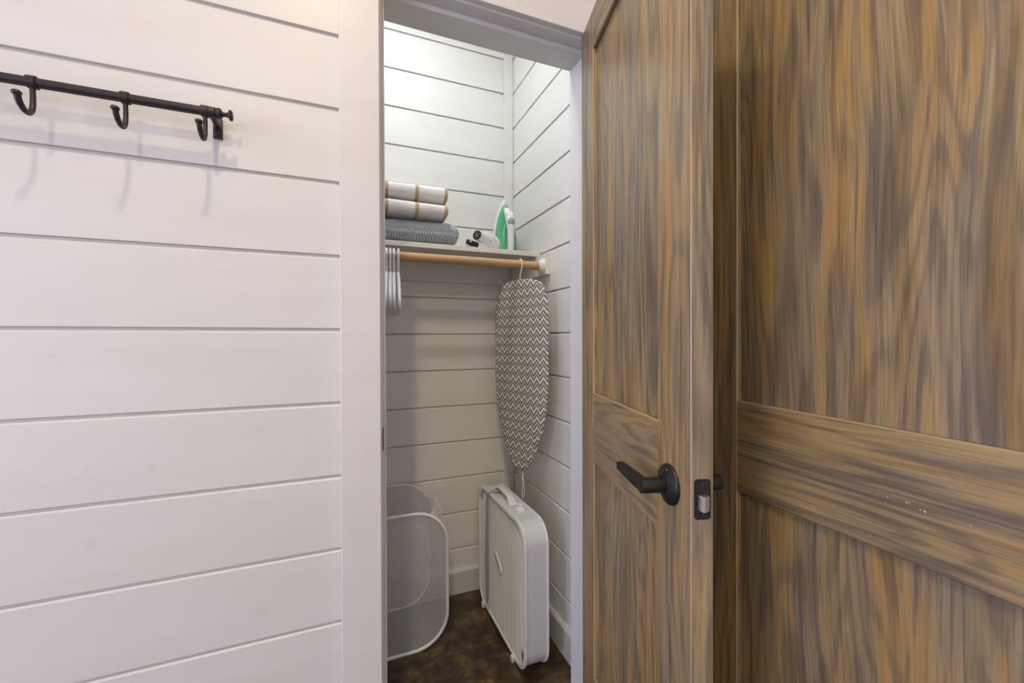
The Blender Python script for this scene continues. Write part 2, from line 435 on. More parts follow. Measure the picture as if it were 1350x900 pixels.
# room walls out of view: right wall round the wooden door, left wall with its window, rear wall with the added fill opening
D2A, D2B, D2H = 0.736, -0.024, 2.05
bm = bmesh.new()
box(bm, SIDE+.03, SIDE+.12, D2A+.004, FACE, 0, CEIL)
box(bm, SIDE, SIDE+.03, D2A+.004, FACE, 0, CEIL)
box(bm, SIDE, SIDE+.12, ROOM_B, D2B-.004, 0, CEIL)
box(bm, SIDE, SIDE+.12, D2B-.004, D2A+.004, D2H, CEIL)
box(bm, SIDE+.09, SIDE+.12, D2B-.004, D2A+.004, 0, D2H)
struct('wall_side', bm, M['ceil'])
def wall_with_hole(name, ax, pos, thick, a0, a1, h0, h1, z0, z1):
    bm = bmesh.new()
    for (p, q, zz0, zz1) in ((a0, h0, 0, CEIL), (h1, a1, 0, CEIL), (h0, h1, 0, z0), (h0, h1, z1, CEIL)):
        if ax == 'y': box(bm, p, q, pos-thick, pos, zz0, zz1)
        else: box(bm, pos-thick, pos, p, q, zz0, zz1)
    return struct(name, bm, M['ceil'])
wall_with_hole('wall_rear', 'y', ROOM_B, .10, ROOM_L-.1, SIDE+.12, -1.25, .35, .60, 2.10)
wall_with_hole('wall_window', 'x', ROOM_L, .10, ROOM_B, FACE+.115, -1.30, .20, .55, 1.95)
def window(name, ax, pos, a0, a1, z0, z1):
    root = empty(name, (0, 0, 0), kind='structure')
    bm = bmesh.new(); t = .035
    for (p, q, zz0, zz1) in ((a0, a0+t, z0, z1), (a1-t, a1, z0, z1), (a0+t, a1-t, z0, z0+t), (a0+t, a1-t, z1-t, z1), (a0+t, a1-t, (z0+z1)/2-.015, (z0+z1)/2+.015)):
        if ax == 'y': box(bm, p, q, pos-.055, pos-.02, zz0, zz1, bev=.003)
        else: box(bm, pos-.055, pos-.02, p, q, zz0, zz1, bev=.003)
    obj('window_frame', bm, M['trim'], root)
window('rear_fill_window', 'y', ROOM_B, -1.25, .35, .60, 2.10)  # unseen rear window, added to give the fill an opening
window('window_2', 'x', ROOM_L, -1.30, .20, .55, 1.95)

# door casing, jamb, stop of the closet opening
CF = 1.002
root = empty('trim_1', (0, 0, 0), kind='structure')
obj('side_casing', boxbm(-0.0072, 0.0790, CF, FACE+.0075, 0, HEAD+.005, bev=.0018, seg=2), M['trim'], root)
obj('side_casing', boxbm(0.673, 0.759, CF, FACE+.0075, 0, HEAD+.005, bev=.0018, seg=2), M['trim'], root)
obj('head_casing', boxbm(-0.0072, 0.759, CF, FACE+.0075, HEAD+.0052, HEAD+.0932, bev=.0018, seg=2), M['trim'], root)
root = empty('trim_2', (0, 0, 0), kind='structure')
JB = FACE+.118
obj('side_jamb', boxbm(OPL-.019, OPL, FACE-.001, JB, 0, HEAD, bev=.0008), M['trim'], root)
obj('side_jamb', boxbm(OPR, OPR+.019, FACE-.001, JB, 0, HEAD, bev=.0008), M['trim'], root)
obj('head_jamb', boxbm(OPL-.019, OPR+.019, FACE-.001, JB, HEAD, HEAD+.019, bev=.0008), M['trim'], root)
SF = FACE+.036
obj('door_stop', boxbm(OPL, OPL+.011, SF, JB, 0, HEAD-.013, bev=.0012), M['trim'], root)
obj('door_stop', boxbm(OPR-.011, OPR, SF, JB, 0, HEAD-.013, bev=.0012), M['trim'], root)
obj('door_stop', boxbm(OPL, OPR, SF, JB, HEAD-.013, HEAD, bev=.0012), M['trim'], root)
obj('strike_plate', boxbm(OPL-.0005, OPL+.0015, FACE-.003, FACE+.028, EYE-.262, EYE-.208, bev=.0005), M['bronze'], root)
# inner casing of the opening is inside the closet, out of view; baseboards
def skirting(name, prof_axis, a, b_, face, sgn, h=.108, t=.016):
    bm = bmesh.new()
    prof = [(face, 0), (face, h), (face+sgn*t*.55, h), (face+sgn*t, h-.008), (face+sgn*t, 0)]
    prism(bm, prof, prof_axis, a, b_)
    return struct(name, bm, M['trim'])
skirting('baseboard_back', 0, LEFT, SIDE, BACK, -1)
skirting('baseboard_right', 1, FACE+.115, BACK-.016, SIDE, -1)
skirting('baseboard_left', 1, FACE+.115, BACK-.016, LEFT, 1)
skirting('baseboard_front', 0, ROOM_L, -0.0075, FACE, -1)
# upright corner board on the closet's back wall
struct('trim_3', boxbm(0.7196, SIDE-.0012, BACK-.016, BACK, .108, CEIL, bev=.0012), M['closet'])
struct('trim_4', boxbm(LEFT+.002, 0.7196, BACK-.012, BACK, CEIL-.09, CEIL, bev=.0012), M['closet'])

# ------------------------------------------------------------------ wooden doors
CH = .0022
def stile(x0, x1, z0, z1, T, inner):
    """profile in x,y; inner: +1 panel on the +x side, -1 on the -x side"""
    e = .0013
    bm = bmesh.new()
    if inner > 0: prof = [(x0+e, 0), (x1-CH, 0), (x1, CH), (x1, T-CH), (x1-CH, T), (x0+e, T), (x0, T-e), (x0, e)]; lit_edge = {1, 3, 7, 5}
    else: prof = [(x0+CH, 0), (x1-e, 0), (x1, e), (x1, T-e), (x1-e, T), (x0+CH, T), (x0, T-CH), (x0, CH)]; lit_edge = {1, 3, 7, 5}
    prism(bm, prof, 2, z0, z1, lambda i: 1 if i in lit_edge else 0)
    return bm
def rail(x0, x1, z0, z1, T, lo, hi, dz=0.0):
    a = CH if lo else .0005; c = CH if hi else .0005
    bm = bmesh.new()
    prof = [(0, z0+a), (0, z1-c), (c, z1), (T-c, z1), (T, z1-c), (T, z0+a), (T-a, z0), (a, z0)]
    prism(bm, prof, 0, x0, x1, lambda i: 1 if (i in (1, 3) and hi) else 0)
    if dz:
        for v in bm.verts: v.co.z += dz*(v.co.x-x0)/(x1-x0)
    return bm
def door(name, loc, rz, W, H, st, rails, T=.035, slope=0.0):
    root = empty(name, loc, (0, 0, rz), kind='structure')
    wv = [M['wood_v'], M['lit_edge']]; wh = [M['wood_h'], M['lit_edge']]
    z0 = .011
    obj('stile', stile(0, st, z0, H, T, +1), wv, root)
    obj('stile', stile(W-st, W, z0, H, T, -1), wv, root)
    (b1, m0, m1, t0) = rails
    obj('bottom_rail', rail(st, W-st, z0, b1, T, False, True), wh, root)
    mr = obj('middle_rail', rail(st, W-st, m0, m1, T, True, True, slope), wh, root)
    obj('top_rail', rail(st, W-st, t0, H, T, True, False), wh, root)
    obj('panel', boxbm(st-.006, W-st+.006, .0105, T-.0105, b1-.006, m0+.006), M['wood_v'], root)
    obj('panel', boxbm(st-.006, W-st+.006, .0105, T-.0105, m1-.022, t0+.006), M['wood_v'], root)
    return root, mr
PHI = math.radians(15.8)
d1, _ = door('door_1', (0.6237, 1.013, 0), -PI/2-PHI, .572, EYE+.842, .1055, (EYE-.873, EYE-.3235, EYE-.140, EYE+.741))
d2, mr2 = door('door_2', (0.7645, 0.736, 0), -PI/2, .76, 2.045, .106, (EYE-.873, EYE-.3215, EYE-.131, EYE+.741), slope=-.013)

def lever_set(parent, s, h, side, T=.035):
    """side -1: the face at y=0; +1: the face at y=T (local door coordinates)"""
    y0 = 0 if side < 0 else T
    g = empty('door_handle'); g.parent = parent
    def Y(o): return y0 + side*o
    bm = bmesh.new()
    lathe(bm, [(.0325, Y(.0)), (.0325, Y(.003)), (.030, Y(.0065)), (.019, Y(.0095)), (.0165, Y(.012)), (.0150, Y(.0125))], (s, 0, h), 'y', 36)
    obj('rose', bm, M['bronze'], g, smooth=True)
    bm = bmesh.new()
    lathe(bm, [(.0125, Y(.010)), (.0125, Y(.044)), (.0118, Y(.050)), (.010, Y(.051))], (s, 0, h), 'y', 28)
    # flat blade running back toward the hinge
    n0 = len(bm.verts)
    b2 = bmesh.new()
    prof = [(s+.006, -.0105), (s-.03, -.0095), (s-.104, -.0065), (s-.106, -.0045), (s-.106, .0060), (s-.104, .0080), (s-.03, .0095), (s+.006, .0105)]
    prism(b2, [(x, h+z) for x, z in prof], 1, min(Y(.037), Y(.050)), max(Y(.037), Y(.050)))
    bmesh.ops.bevel(b2, geom=list(b2.edges), offset=.0012, segments=2, affect='EDGES')
    me = bpy.data.meshes.new('t'); b2.to_mesh(me); b2.free(); bm.from_mesh(me); bpy.data.meshes.remove(me)
    obj('lever', bm, M['bronze'], g, smooth=True)
    if side < 0:
        bm = bmesh.new(); lathe(bm, [(.0022, Y(.0065)), (.0022, Y(.0078)), (.0012, Y(.0082))], (s+.004, 0, h+.0235), 'y', 12)
        obj('release_pin', bm, M['steel'], g, smooth=True)
    return g
lever_set(d1, .5095, EYE-.2345, -1)
lever_set(d1, .5095, EYE-.2345, +1)
lp = obj('latch_plate', boxbm(.5712, .5735, .0050, .0300, EYE-.2650, EYE-.2060, bev=.0006), M['bronze'], d1)
# rounded-corner face plate: cut the corners with small chamfers
bm = bmesh.new()
out = rrect(.0250, .0590, .0052, 4)
prism(bm, [(.0175+a, EYE-.2355+b_) for a, b_ in out], 0, .5712, .5732)
bm.to_mesh(lp.data); bm.free()
bm = bmesh.new()
prof = [(.5725, .0105), (.5830, .0125), (.5845, .0150), (.5790, .0250), (.5725, .0262)]
prism(bm, prof, 2, EYE-.2510, EYE-.2290)
bmesh.ops.bevel(bm, geom=list(bm.edges), offset=.0008, segments=2, affect='EDGES')
obj('bolt', bm, M['steel'], lp, smooth=True)
for dz in (.0225, -.0235):
    bm = bmesh.new(); lathe(bm, [(.0034, .5730), (.0034, .5737), (.002, .5739)], (0, .0175, EYE-.2355+dz), 'x', 14)
    obj('screw', bm, M['blackplastic'], lp, smooth=True)
for hz in (.25, 1.05, 1.80):
    bm = bmesh.new(); lathe(bm, [(.006, hz-.045), (.006, hz+.045)], (-.004, .042, 0), 'z', 14)
    obj('hinge', bm, M['bronze'], d1, smooth=True)
# paint chips on the big door's middle rail
bm = bmesh.new()
for (yy, zz, rr) in ((.4232, .9337, .0007), (.412, .9328, .0006), (.395, .9322, .0008), (.383, .9330, .0009), (.3699, .9338, .0013), (.347, .9341, .0019), (.344, .9349, .0012), (.3263, .9286, .0022), (.331, .9292, .0015), (.2793, .9277, .0011), (.300, .929, .0006)):
    lathe(bm, [(rr*.8, -.0002), (rr*.6, .0)], (D2A-yy, 0, zz), 'y', 7)
obj('paint_chip', bm, plain('pale_chip', (.50, .45, .38), .5), mr2)['kind'] = 'stuff'

# ------------------------------------------------------------------ hook rail
RY, RZ = .968, EYE+.4400
hr = empty('hook_rail', (-.25, FACE, RZ))
tag(hr, 'black iron wall rail with hooks and disc-shaped end knob on white boards', 'coat rack')
def hchild(name, bm, mt=None): 
    for v in bm.verts: v.co -= Vector((-.25, FACE, RZ))
    return obj(name, bm, mt or M['iron_black'], hr, smooth=True)
XE = -.222
bm = bmesh.new(); lathe(bm, [(.0082, -.90), (.0082, XE)], (0, RY, RZ), 'x', 20); hchild('rail_rod', bm)
bm = bmesh.new(); lathe(bm, [(.0082, XE-.006), (.0100, XE-.005), (.0103, XE+.002), (.0085, XE+.003), (.0050, XE+.005), (.0040, XE+.010), (.0052, XE+.0145), (.0098, XE+.0165), (.0105, XE+.0190), (.0085, XE+.0215), (.003, XE+.0225)], (0, RY, RZ), 'x', 24)
hchild('end_knob', bm)
for bx in (-.2365, -.86):
    bm = bmesh.new()
    lathe(bm, [(.0098, bx-.008), (.0104, bx-.007), (.0104, bx+.007), (.0098, bx+.008)], (0, RY, RZ), 'x', 20)
    box(bm, bx-.0085, bx+.0085, FACE-.0045, FACE, RZ-.030, RZ+.012, bev=.002, seg=2)
    tube(bm, smooth_path([(bx, FACE-.004, RZ-.006), (bx, FACE-.018, RZ-.004), (bx, RY+.008, RZ-.001)]), .0055, 10)
    lathe(bm, [(.0052, FACE-.0045), (.0045, FACE-.0085), (.002, FACE-.0095)], (bx, 0, RZ-.020), 'y', 14)
    hchild('bracket', bm)
for hx in (-.7380, -.6140, -.4905, -.3660, -.2455):
    bm = bmesh.new()
    lathe(bm, [(.0100, hx-.0065), (.0110, hx-.0055), (.0110, hx+.0055), (.0100, hx+.0065)], (0, RY, RZ), 'x', 20)
    path = smooth_path([(hx, RY+.000, RZ-.008), (hx, RY+.001, RZ-.028), (hx, RY-.001, RZ-.046), (hx, RY-.009, RZ-.0565), (hx, RY-.020, RZ-.0570), (hx, RY-.031, RZ-.050), (hx, RY-.037, RZ-.040)], 5)
    tube(bm, path, [.0038+.0010*i/len(path) for i in range(len(path))], 10)
    b3 = bmesh.new(); bmesh.ops.create_uvsphere(b3, u_segments=14, v_segments=9, radius=.0066)
    for v in b3.verts: v.co = Vector((hx, RY-.038, RZ-.0375)) + Vector((v.co.x, v.co.y, v.co.z*.72))
    me = bpy.data.meshes.new('t'); b3.to_mesh(me); b3.free(); bm.from_mesh(me); bpy.data.meshes.remove(me)
    hchild('hook', bm)

# ------------------------------------------------------------------ shelf, cleats, closet rod
SH0, SH1, SHF = EYE+.342, EYE+.3605, 1.57
sh = tag(obj('closet_shelf', boxbm(LEFT+.001, SIDE-.001, SHF, BACK-.001, SH0, SH1, bev=.0012), M['shelfpaint']),
         'cream painted closet shelf holding the folded towels and iron', 'shelf')
CB = EYE+.2565
root = empty('trim_5', (0, 0, 0), kind='structure')
obj('back_cleat', boxbm(LEFT+.001, SIDE-.021, BACK-.019, BACK-.0002, CB, SH0-.0004, bev=.001), M['shelfpaint'], root)
obj('side_cleat', boxbm(SIDE-.019, SIDE-.0002, 1.479, BACK-.0195, CB, SH0-.0004, bev=.001), M['shelfpaint'], root)
obj('side_cleat', boxbm(LEFT+.0002, LEFT+.019, 1.479, BACK-.0195, CB, SH0-.0004, bev=.001), M['shelfpaint'], root)
CRY, CRZ, CRR = 1.512, EYE+.2925, .0165
cr = empty('closet_rod', (.2, CRY, CRZ)); tag(cr, 'round honey coloured wooden closet rod under the shelf', 'closet rod')
def rc(name, bm, mt, lab=None):
    for v in bm.verts: v.co -= Vector((.2, CRY, CRZ))
    o = obj(name, bm, mt, cr, smooth=True)
    if lab: o['label'] = lab
    return o
bm = bmesh.new(); lathe(bm, [(CRR, LEFT+.022), (CRR, SIDE-.022)], (0, CRY, CRZ), 'x', 28); rc('rod', bm, M['rodwood'])
for sx, x in ((-1, SIDE-.0192), (1, LEFT+.0192)):
    bm = bmesh.new()
    lathe(bm, [(.0310, x), (.0310, x+sx*.003), (.0285, x+sx*.006), (.0225, x+sx*.008), (.0205, x+sx*.020), (.0172, x+sx*.020)], (0, CRY, CRZ), 'x', 30)
    rc('socket', bm, M['plastic'], 'white plastic rod socket')

# ------------------------------------------------------------------ hangers
def hanger_mesh():
    """plane YZ, origin at the top of the closet rod"""
    parts = []
    bm = bmesh.new()
    r = CRR+.0056
    hk = [(0, r*math.sin(a), -CRR+r*math.cos(a)) for a in [math.radians(d) for d in range(105, -91, -15)]]
    # hook top passes over the rod, shank drops on the far side then back to centre
    hk = [Vector(p) for p in hk]
    shank = [(0, -r*.9, -CRR-.012), (0, -.010, -CRR-.026), (0, 0, -.062), (0, 0, -.078)]
    tube(bm, hk + [Vector(p) for p in shank], .0048, 10)
    parts.append(bm)
    bm = bmesh.new()
    pts = [(0, 0, -.078), (0, .045, -.088), (0, .120, -.128), (0, .178, -.160), (0, .198, -.182), (0, .200, -.202), (0, .186, -.214),
           (0, .12, -.218), (0, 0, -.219), (0, -.12, -.218), (0, -.186, -.214), (0, -.200, -.202), (0, -.198, -.182), (0, -.178, -.160), (0, -.120, -.124), (0, -.045, -.088)]
    P = smooth_path(pts + [pts[0]], 4)[:-1]
    tube(bm, P, .0054, 10, closed=True)
    for v in bm.verts: v.co.z -= .0
    parts.append(bm)
    return parts
HX = [.1130, .1265, .1400, .1530, .1650, .1800]
hp = hanger_mesh()
h0 = empty('clothes_hanger', (0, 0, 0))
obj('hook', hp[0], M['hanger'], h0, smooth=True); obj('frame', hp[1], M['hanger'], h0, smooth=True)
nth = ['', '', 'third', 'fourth', 'second', 'first']
labs = ['white plastic clothes hanger on the rod, hidden deepest behind the door casing',
        'white plastic clothes hanger on the rod, just behind the left door casing edge',
        'white plastic clothes hanger showing as the leftmost strip beside the casing',
        'white plastic clothes hanger, second visible strip from the casing edge',
        'white plastic clothes hanger, third visible strip from the casing edge',
        'white plastic clothes hanger hanging rightmost, a little apart from the others']
for i, hx in enumerate(HX):
    if i == 0: r_ = h0; kids = []
    else:
        r_ = h0.copy(); COL.objects.link(r_)
        for ch in [c for c in bpy.data.objects if c.parent == h0]:
            c2 = ch.copy(); COL.objects.link(c2); c2.parent = r_
    tag(r_, labs[i], 'hanger', 'white hangers on the closet rod')
for i, r_ in enumerate([o for o in COL.objects if o.name.startswith('clothes_hanger')]):
    r_.location = (HX[i], CRY, CRZ+CRR); r_.rotation_euler = (0, 0, math.radians(-6.0))

# ------------------------------------------------------------------ folded linen
def slab(name, x0, x1, y0, y1, z0, z1, mt, ex=3.2, fold=None, amp=.002, seed=0, nx=64, nk=56, endr=.02, parent=None, origin=None, sag=0.0):
    """a soft folded slab: superellipse section in y,z extruded along x, rounded ends, gentle waviness"""
    bm = bmesh.new(); rings = []
    cy, cz, ry, rz = (y0+y1)/2, (z0+z1)/2, (y1-y0)/2, (z1-z0)/2
    for i in range(nx+1):
        t = i/nx; x = x0+(x1-x0)*t
        d = min(x-x0, x1-x); s = 1.0
        if d < endr: s = (1-(1-d/endr)**2.6)**.5 if d > 0 else .0
        s = .30+.70*s
        sy = 1-(1-s)*.22
        ring = []
        for j in range(nk):
            a = 2*PI*j/nk; c_, s_ = math.cos(a), math.sin(a)
            yy = ry*sy*math.copysign(abs(c_)**(2/ex), c_); zz = rz*s*math.copysign(abs(s_)**(2/ex), s_)
            p = Vector((x, cy+yy, cz+zz))
            if fold is not None:   # crease where the fold's layers meet along the front
                for (fz, fd) in fold:
                    q = (p.z-(z0+(z1-z0)*fz))/.0045
                    if c_ < 0: p.y += fd*math.exp(-q*q)
            nn = noise.noise(Vector((p.x*11+seed, p.y*9, p.z*14+seed)))
            nz = noise.noise(Vector((p.x*5+seed*2, p.y*6, seed)))
            p.y += amp*nn
            if p.z > cz: p.z += amp*nz*1.2 - sag*math.sin(PI*t)*((p.z-cz)/rz)
            ring.append(bm.verts.new(p))
        rings.append(ring)
    for A, B in zip(rings, rings[1:]):
        for j in range(nk): bm.faces.new((A[j], A[(j+1) % nk], B[(j+1) % nk], B[j]))
    bm.faces.new(rings[0][::-1]); bm.faces.new(rings[-1])
    o_ = Vector(origin if origin else ((x0+x1)/2, (y0+y1)/2, z0))
    for v in bm.verts: v.co -= o_
    o = obj(name, bm, mt, parent, smooth=True); o.location = o_
    return o
BZ = SH1
bl = slab('folded_blanket', .03, .424, 1.575, 1.865, BZ, BZ+.100, M['blanket'], ex=2.9, amp=.004, seed=3, endr=.050, fold=[(.46, .0045)])
tag(bl, 'grey herringbone blanket folded on the shelf beneath two white towels', 'blanket')
tz = BZ+.1020
t1 = slab('folded_towel', .035, .3775, 1.560, 1.835, tz, tz+.0550, M['towel'], ex=3.4, amp=.003, seed=8, endr=.012)
tag(t1, 'white towel with gold stripes, lower one, lying directly on the grey blanket', 'towel', 'striped towels on the shelf')
t2 = slab('folded_towel', .036, .3765, 1.558, 1.83, tz+.0562, tz+.1220, M['towel'], ex=3.4, amp=.003, seed=15, endr=.014, fold=[(.02, .003)])
tag(t2, 'thicker white towel with gold stripes, on top of the pile', 'towel', 'striped towels on the shelf')

# ------------------------------------------------------------------ hair dryer
def xform(bm, mat):
    for v in bm.verts: v.co = mat @ v.co
    return bm
hd = empty('hair_dryer', (.56, 1.66, SH1)); tag(hd, 'small white hair dryer with black round nozzle lying on the shelf', 'hair dryer')
ax0, ax1 = Vector((.4985, 1.600, EYE+.4155)), Vector((.612, 1.700, EYE+.4000))
dr = (ax1-ax0).normalized(); q = Vector((0, 0, 1)).rotation_difference(dr).to_matrix().to_4x4()
Lc = (ax1-ax0).length
def hchild2(name, prof, mt, smooth=True, lab=None):
    bm = lathe(bmesh.new(), prof, (0, 0, 0), 'z', 30)
    xform(bm, Matrix.Translation(ax0-hd.location) @ q)
    o = obj(name, bm, mt, hd, smooth=smooth)
    if lab: o['label'] = lab
    return o
hchild2('barrel', [(.0165, .001), (.0208, 0), (.0215, .004), (.0235, .030), (.0300, .050), (.0365, .080), (.0385, .110), (.0370, .128), (.030, .140), (.014, .148), (.002, .150)], M['plastic'])
hchild2('nozzle', [(.0190, -.0015), (.0190, .004), (.0175, .008)], M['blackplastic'], lab='black nozzle opening')
bm = bmesh.new()
for k in range(6):
    a = k*PI/3
    tube(bm, [(0, 0, -.0026), (.017*math.cos(a), .017*math.sin(a), -.0026)], .0009, 6)
xform(bm, Matrix.Translation(ax0-hd.location) @ q)
obj('nozzle_grille', bm, M['greybtn'], hd)
bm = bmesh.new()   # folding handle lying towards the viewer's left on the shelf
hp_ = [Vector(p)-hd.location for p in ((.570, 1.655, EYE+.379), (.530, 1.625, EYE+.377), (.490, 1.605, EYE+.377), (.455, 1.597, EYE+.376))]
tube(bm, smooth_path(hp_, 5), [.0155-.0010*abs(i-8)/8 for i in range(16)], 16)
obj('handle', bm, M['plastic'], hd, smooth=True)
bm = bmesh.new(); box(bm, -.026, .026, -.006, .006, -.010, .010, bev=.0055, seg=3)
xform(bm, Matrix.Translation(Vector((.472, 1.578, EYE+.376))-hd.location) @ Matrix.Rotation(.25, 4, 'Y'))
o = obj('hinge_cap', bm, M['blackplastic'], hd, smooth=True); o['label'] = 'black folded handle end'
bm = bmesh.new(); box(bm, -.004, .004, -.0012, .0012, -.003, .003, bev=.001)
xform(bm, Matrix.Translation(Vector((.463, 1.5716, EYE+.381))-hd.location))
obj('switch', bm, M['plastic'], hd)
bm = bmesh.new(); box(bm, -.004, .004, -.0015, .0015, -.0025, .0025, bev=.0008)
xform(bm, Matrix.Translation(Vector((.558, 1.606, EYE+.398))-hd.location))
obj('badge', bm, M['greybtn'], hd)

# ------------------------------------------------------------------ steam iron standing on its heel
ir = empty('steam_iron', (.680, 1.775, SH1), (0, 0, math.radians(-93)))
tag(ir, 'green and white steam iron standing upright on its heel in the corner', 'iron')
# local: +x = away from the soleplate (towards handle), y = width, z = up to the tip
def sole_w(t):      # half width at height fraction
    return .056*max(0.0, 1-t**2.3)**.72*(1 if t > .06 else .80+.2*t/.06)
def loft_iron(x_levels, tmax=1.0, H=.262, nz=26):
    """x_levels: list of (x, scale of width, scale of height)"""
    bm = bmesh.new(); rings = []
    for (x, sw, sh_) in x_levels:
        pts = []
        for i in range(nz+1):
            t = i/nz; pts.append((sole_w(t)*sw, t*H*sh_))
        outl = [(x, w_, z_) for w_, z_ in pts] + [(x, -w_, z_) for w_, z_ in reversed(pts[:-1])]
        rings.append([bm.verts.new(p) for p in outl])
    k = len(rings[0])
    for A, B in zip(rings, rings[1:]):
        for j in range(k): bm.faces.new((A[j], A[(j+1) % k], B[(j+1) % k], B[j]))
    bm.faces.new(rings[0][::-1]); bm.faces.new(rings[-1])
    for v in bm.verts: v.co.z += .004
    return bm
obj('soleplate', loft_iron([(0, .97, .985), (.002, 1, 1), (.006, 1, 1)]), M['steel'], ir, smooth=True)
obj('skirt', loft_iron([(.0062, 1.05, 1.012), (.010, 1.07, 1.016), (.020, 1.06, 1.012), (.024, 1.0, .98)]), M['plastic'], ir, smooth=True)
obj('water_tank', loft_iron([(.0235, .95, .93), (.032, .92, .91), (.045, .84, .88), (.056, .62, .80), (.062, .34, .70)]), M['green'], ir, smooth=True)['label'] = 'green translucent water tank'
bm = bmesh.new()
hpth = smooth_path([(.045, 0, .010), (.082, 0, .016), (.098, 0, .040), (.100, 0, .085), (.098, 0, .125), (.088, 0, .160), (.062, 0, .190), (.034, 0, .218)], 6)
nh = len(hpth)
tube(bm, hpth, [.014+.006*math.exp(-((i/nh-.68)/.16)**2) for i in range(nh)], 16)
obj('handle', bm, M['plastic'], ir, smooth=True)
bm = bmesh.new()
b3 = bmesh.ops.create_uvsphere(bm, u_segments=18, v_segments=12, radius=1.0)
for v in bm.verts: v.co = Vector((.104, 0, .142)) + Vector((v.co.x*.012, v.co.y*.0165, v.co.z*.023))
obj('steam_button', bm, M['greybtn'], ir, smooth=True)['label'] = 'grey steam button'
bm = bmesh.new(); lathe(bm, [(.018, -.006), (.0185, 0), (.0185, .010), (.016, .013)], (0, 0, 0), 'z', 22)
xform(bm, Matrix.Translation((.080, 0, .178)) @ Vector((0, 0, 1)).rotation_difference(Vector((.75, 0, .66))).to_matrix().to_4x4())
obj('dial', bm, M['plastic'], ir, smooth=True)
obj('heel', boxbm(.000, .088, -.050, .050, 0, .010, bev=.004, seg=2), M['plastic'], ir, smooth=True)
bm = bmesh.new()
tube(bm, smooth_path([(.088, .0, .012), (.104, .012, .018), (.110, .034, .010), (.098, .058, .006), (.080, .064, .006)], 5), .0034, 8)
obj('cord', bm, M['plastic'], ir, smooth=True)

# ------------------------------------------------------------------ ironing board hanging from the rod
ib = empty('ironing_board', (.6465, CRY-.002, EYE+.234), (0, 0, math.radians(110.5)))
tag(ib, 'grey and white chevron covered ironing board hanging from the wooden rod', 'ironing board')
BL = .762
TAB = [(0, 0), (.004, .34), (.012, .56), (.025, .72), (.05, .85), (.08, .92), (.13, .975), (.20, 1.0), (.52, 1.0), (.62, .955), (.70, .89), (.76, .81), (.81, .71), (.86, .60), (.90, .50), (.94, .385), (.97, .27), (.99, .15), (1, 0)]
def half_w(t):     # t from the top (0) to the nose (1)
    for (a, x), (b_, y) in zip(TAB, TAB[1:]):
        if t <= b_: return .150*(x+(y-x)*(t-a)/(b_-a))
    return 0
bm = bmesh.new(); rings = []
NT = 64
for i in range(NT+1):
    t = (i/NT); t = .5-.5*math.cos(PI*t)
    hw = max(half_w(t), .0008); th = .0085*min(1, (hw/.04))+.0008
    z = -BL*t; ring = []
    for j in range(28):
        a = 2*PI*j/28; c_, s_ = math.cos(a), math.sin(a)
        x = hw*math.copysign(abs(c_)**.42, c_); y = th*math.copysign(abs(s_)**.75, s_)
        ring.append(bm.verts.new((x, y, z)))
    rings.append(ring)
for A, B in zip(rings, rings[1:]):
    for j in range(28): bm.faces.new((A[j], A[(j+1) % 28], B[(j+1) % 28], B[j]))
bm.faces.new(rings[0][::-1]); bm.faces.new(rings[-1])
obj('cover', bm, M['chevron'], ib, smooth=True)
bm = bmesh.new()
rr = CRR+.0042
hk = [Vector((rr*math.sin(a), 0, .0585-.0)+(0,)) if False else Vector((rr*math.sin(a), 0, .0585+rr*math.cos(a))) for a in [math.radians(d) for d in range(120, -76, -15)]]
# hook bends in the plane of the board; rotate it back square to the rod
tail = [Vector((-rr*.98, 0, .050)), Vector((-.013, 0, .034)), Vector((.0, 0, .018)), Vector((0, 0, -.002))]
tube(bm, hk+tail, .0026, 10)
for v in bm.verts:
    if v.co.z > .02:
        a = math.radians(-20.5)*min(1, (v.co.z-.02)/.01); x, y = v.co.x, v.co.y
        v.co.x, v.co.y = x*math.cos(a)-y*math.sin(a), x*math.sin(a)+y*math.cos(a)
obj('hook', bm, M['plastic'], ib, smooth=True)['label'] = 'white coated wire hook'
bm = bmesh.new()
tube(bm, smooth_path([(-.012, 0, -BL+.004), (-.016, .001, -BL-.030), (-.010, .001, -BL-.070), (-.014, .002, -BL-.104)], 5), .0013, 6)
tube(bm, smooth_path([(-.012, 0, -BL+.004), (-.010, -.001, -BL-.025), (-.020, -.001, -BL-.055), (-.018, -.002, -BL-.090)], 5), .0013, 6)
obj('drawstring', bm, M['plastic'], ib, smooth=True)

# ------------------------------------------------------------------ box fan
FX, FY0, FL, FH, FT = .5645, 1.290, .512, .520, .094
fan = empty('box_fan', (FX+FT/2, FY0+FL/2, 0), (0, 0, math.radians(.6)))
tag(fan, 'white box fan with grey sides standing on the floor by the right wall', 'fan')
CZ = .011+FH/2
def fp(out, x): return [(x, a, CZ+b_) for a, b_ in out]
def ring_solid(bm, prof, k=10):
    """prof: list of (x, inset, corner radius) sections swept round the rounded square, closed loop"""
    loops = []
    for (x, ins, r_) in prof:
        loops.append([bm.verts.new(p) for p in fp(rrect(FL-2*ins, FH-2*ins, r_-ins*.6, k), x)])
    L = len(loops); k_ = len(loops[0])
    for i in range(L):
        A, B = loops[i], loops[(i+1) % L]
        for j in range(k_): bm.faces.new((A[j], A[(j+1) % k_], B[(j+1) % k_], B[j]))
    return bm
CR = .078
obj('housing', ring_solid(bmesh.new(), [(-FT/2+.008, .004, CR), (FT/2-.008, .004, CR), (FT/2-.008, .010, CR), (-FT/2+.008, .010, CR)]), M['fanbody'], fan, smooth=True)['label'] = 'light grey side housing'
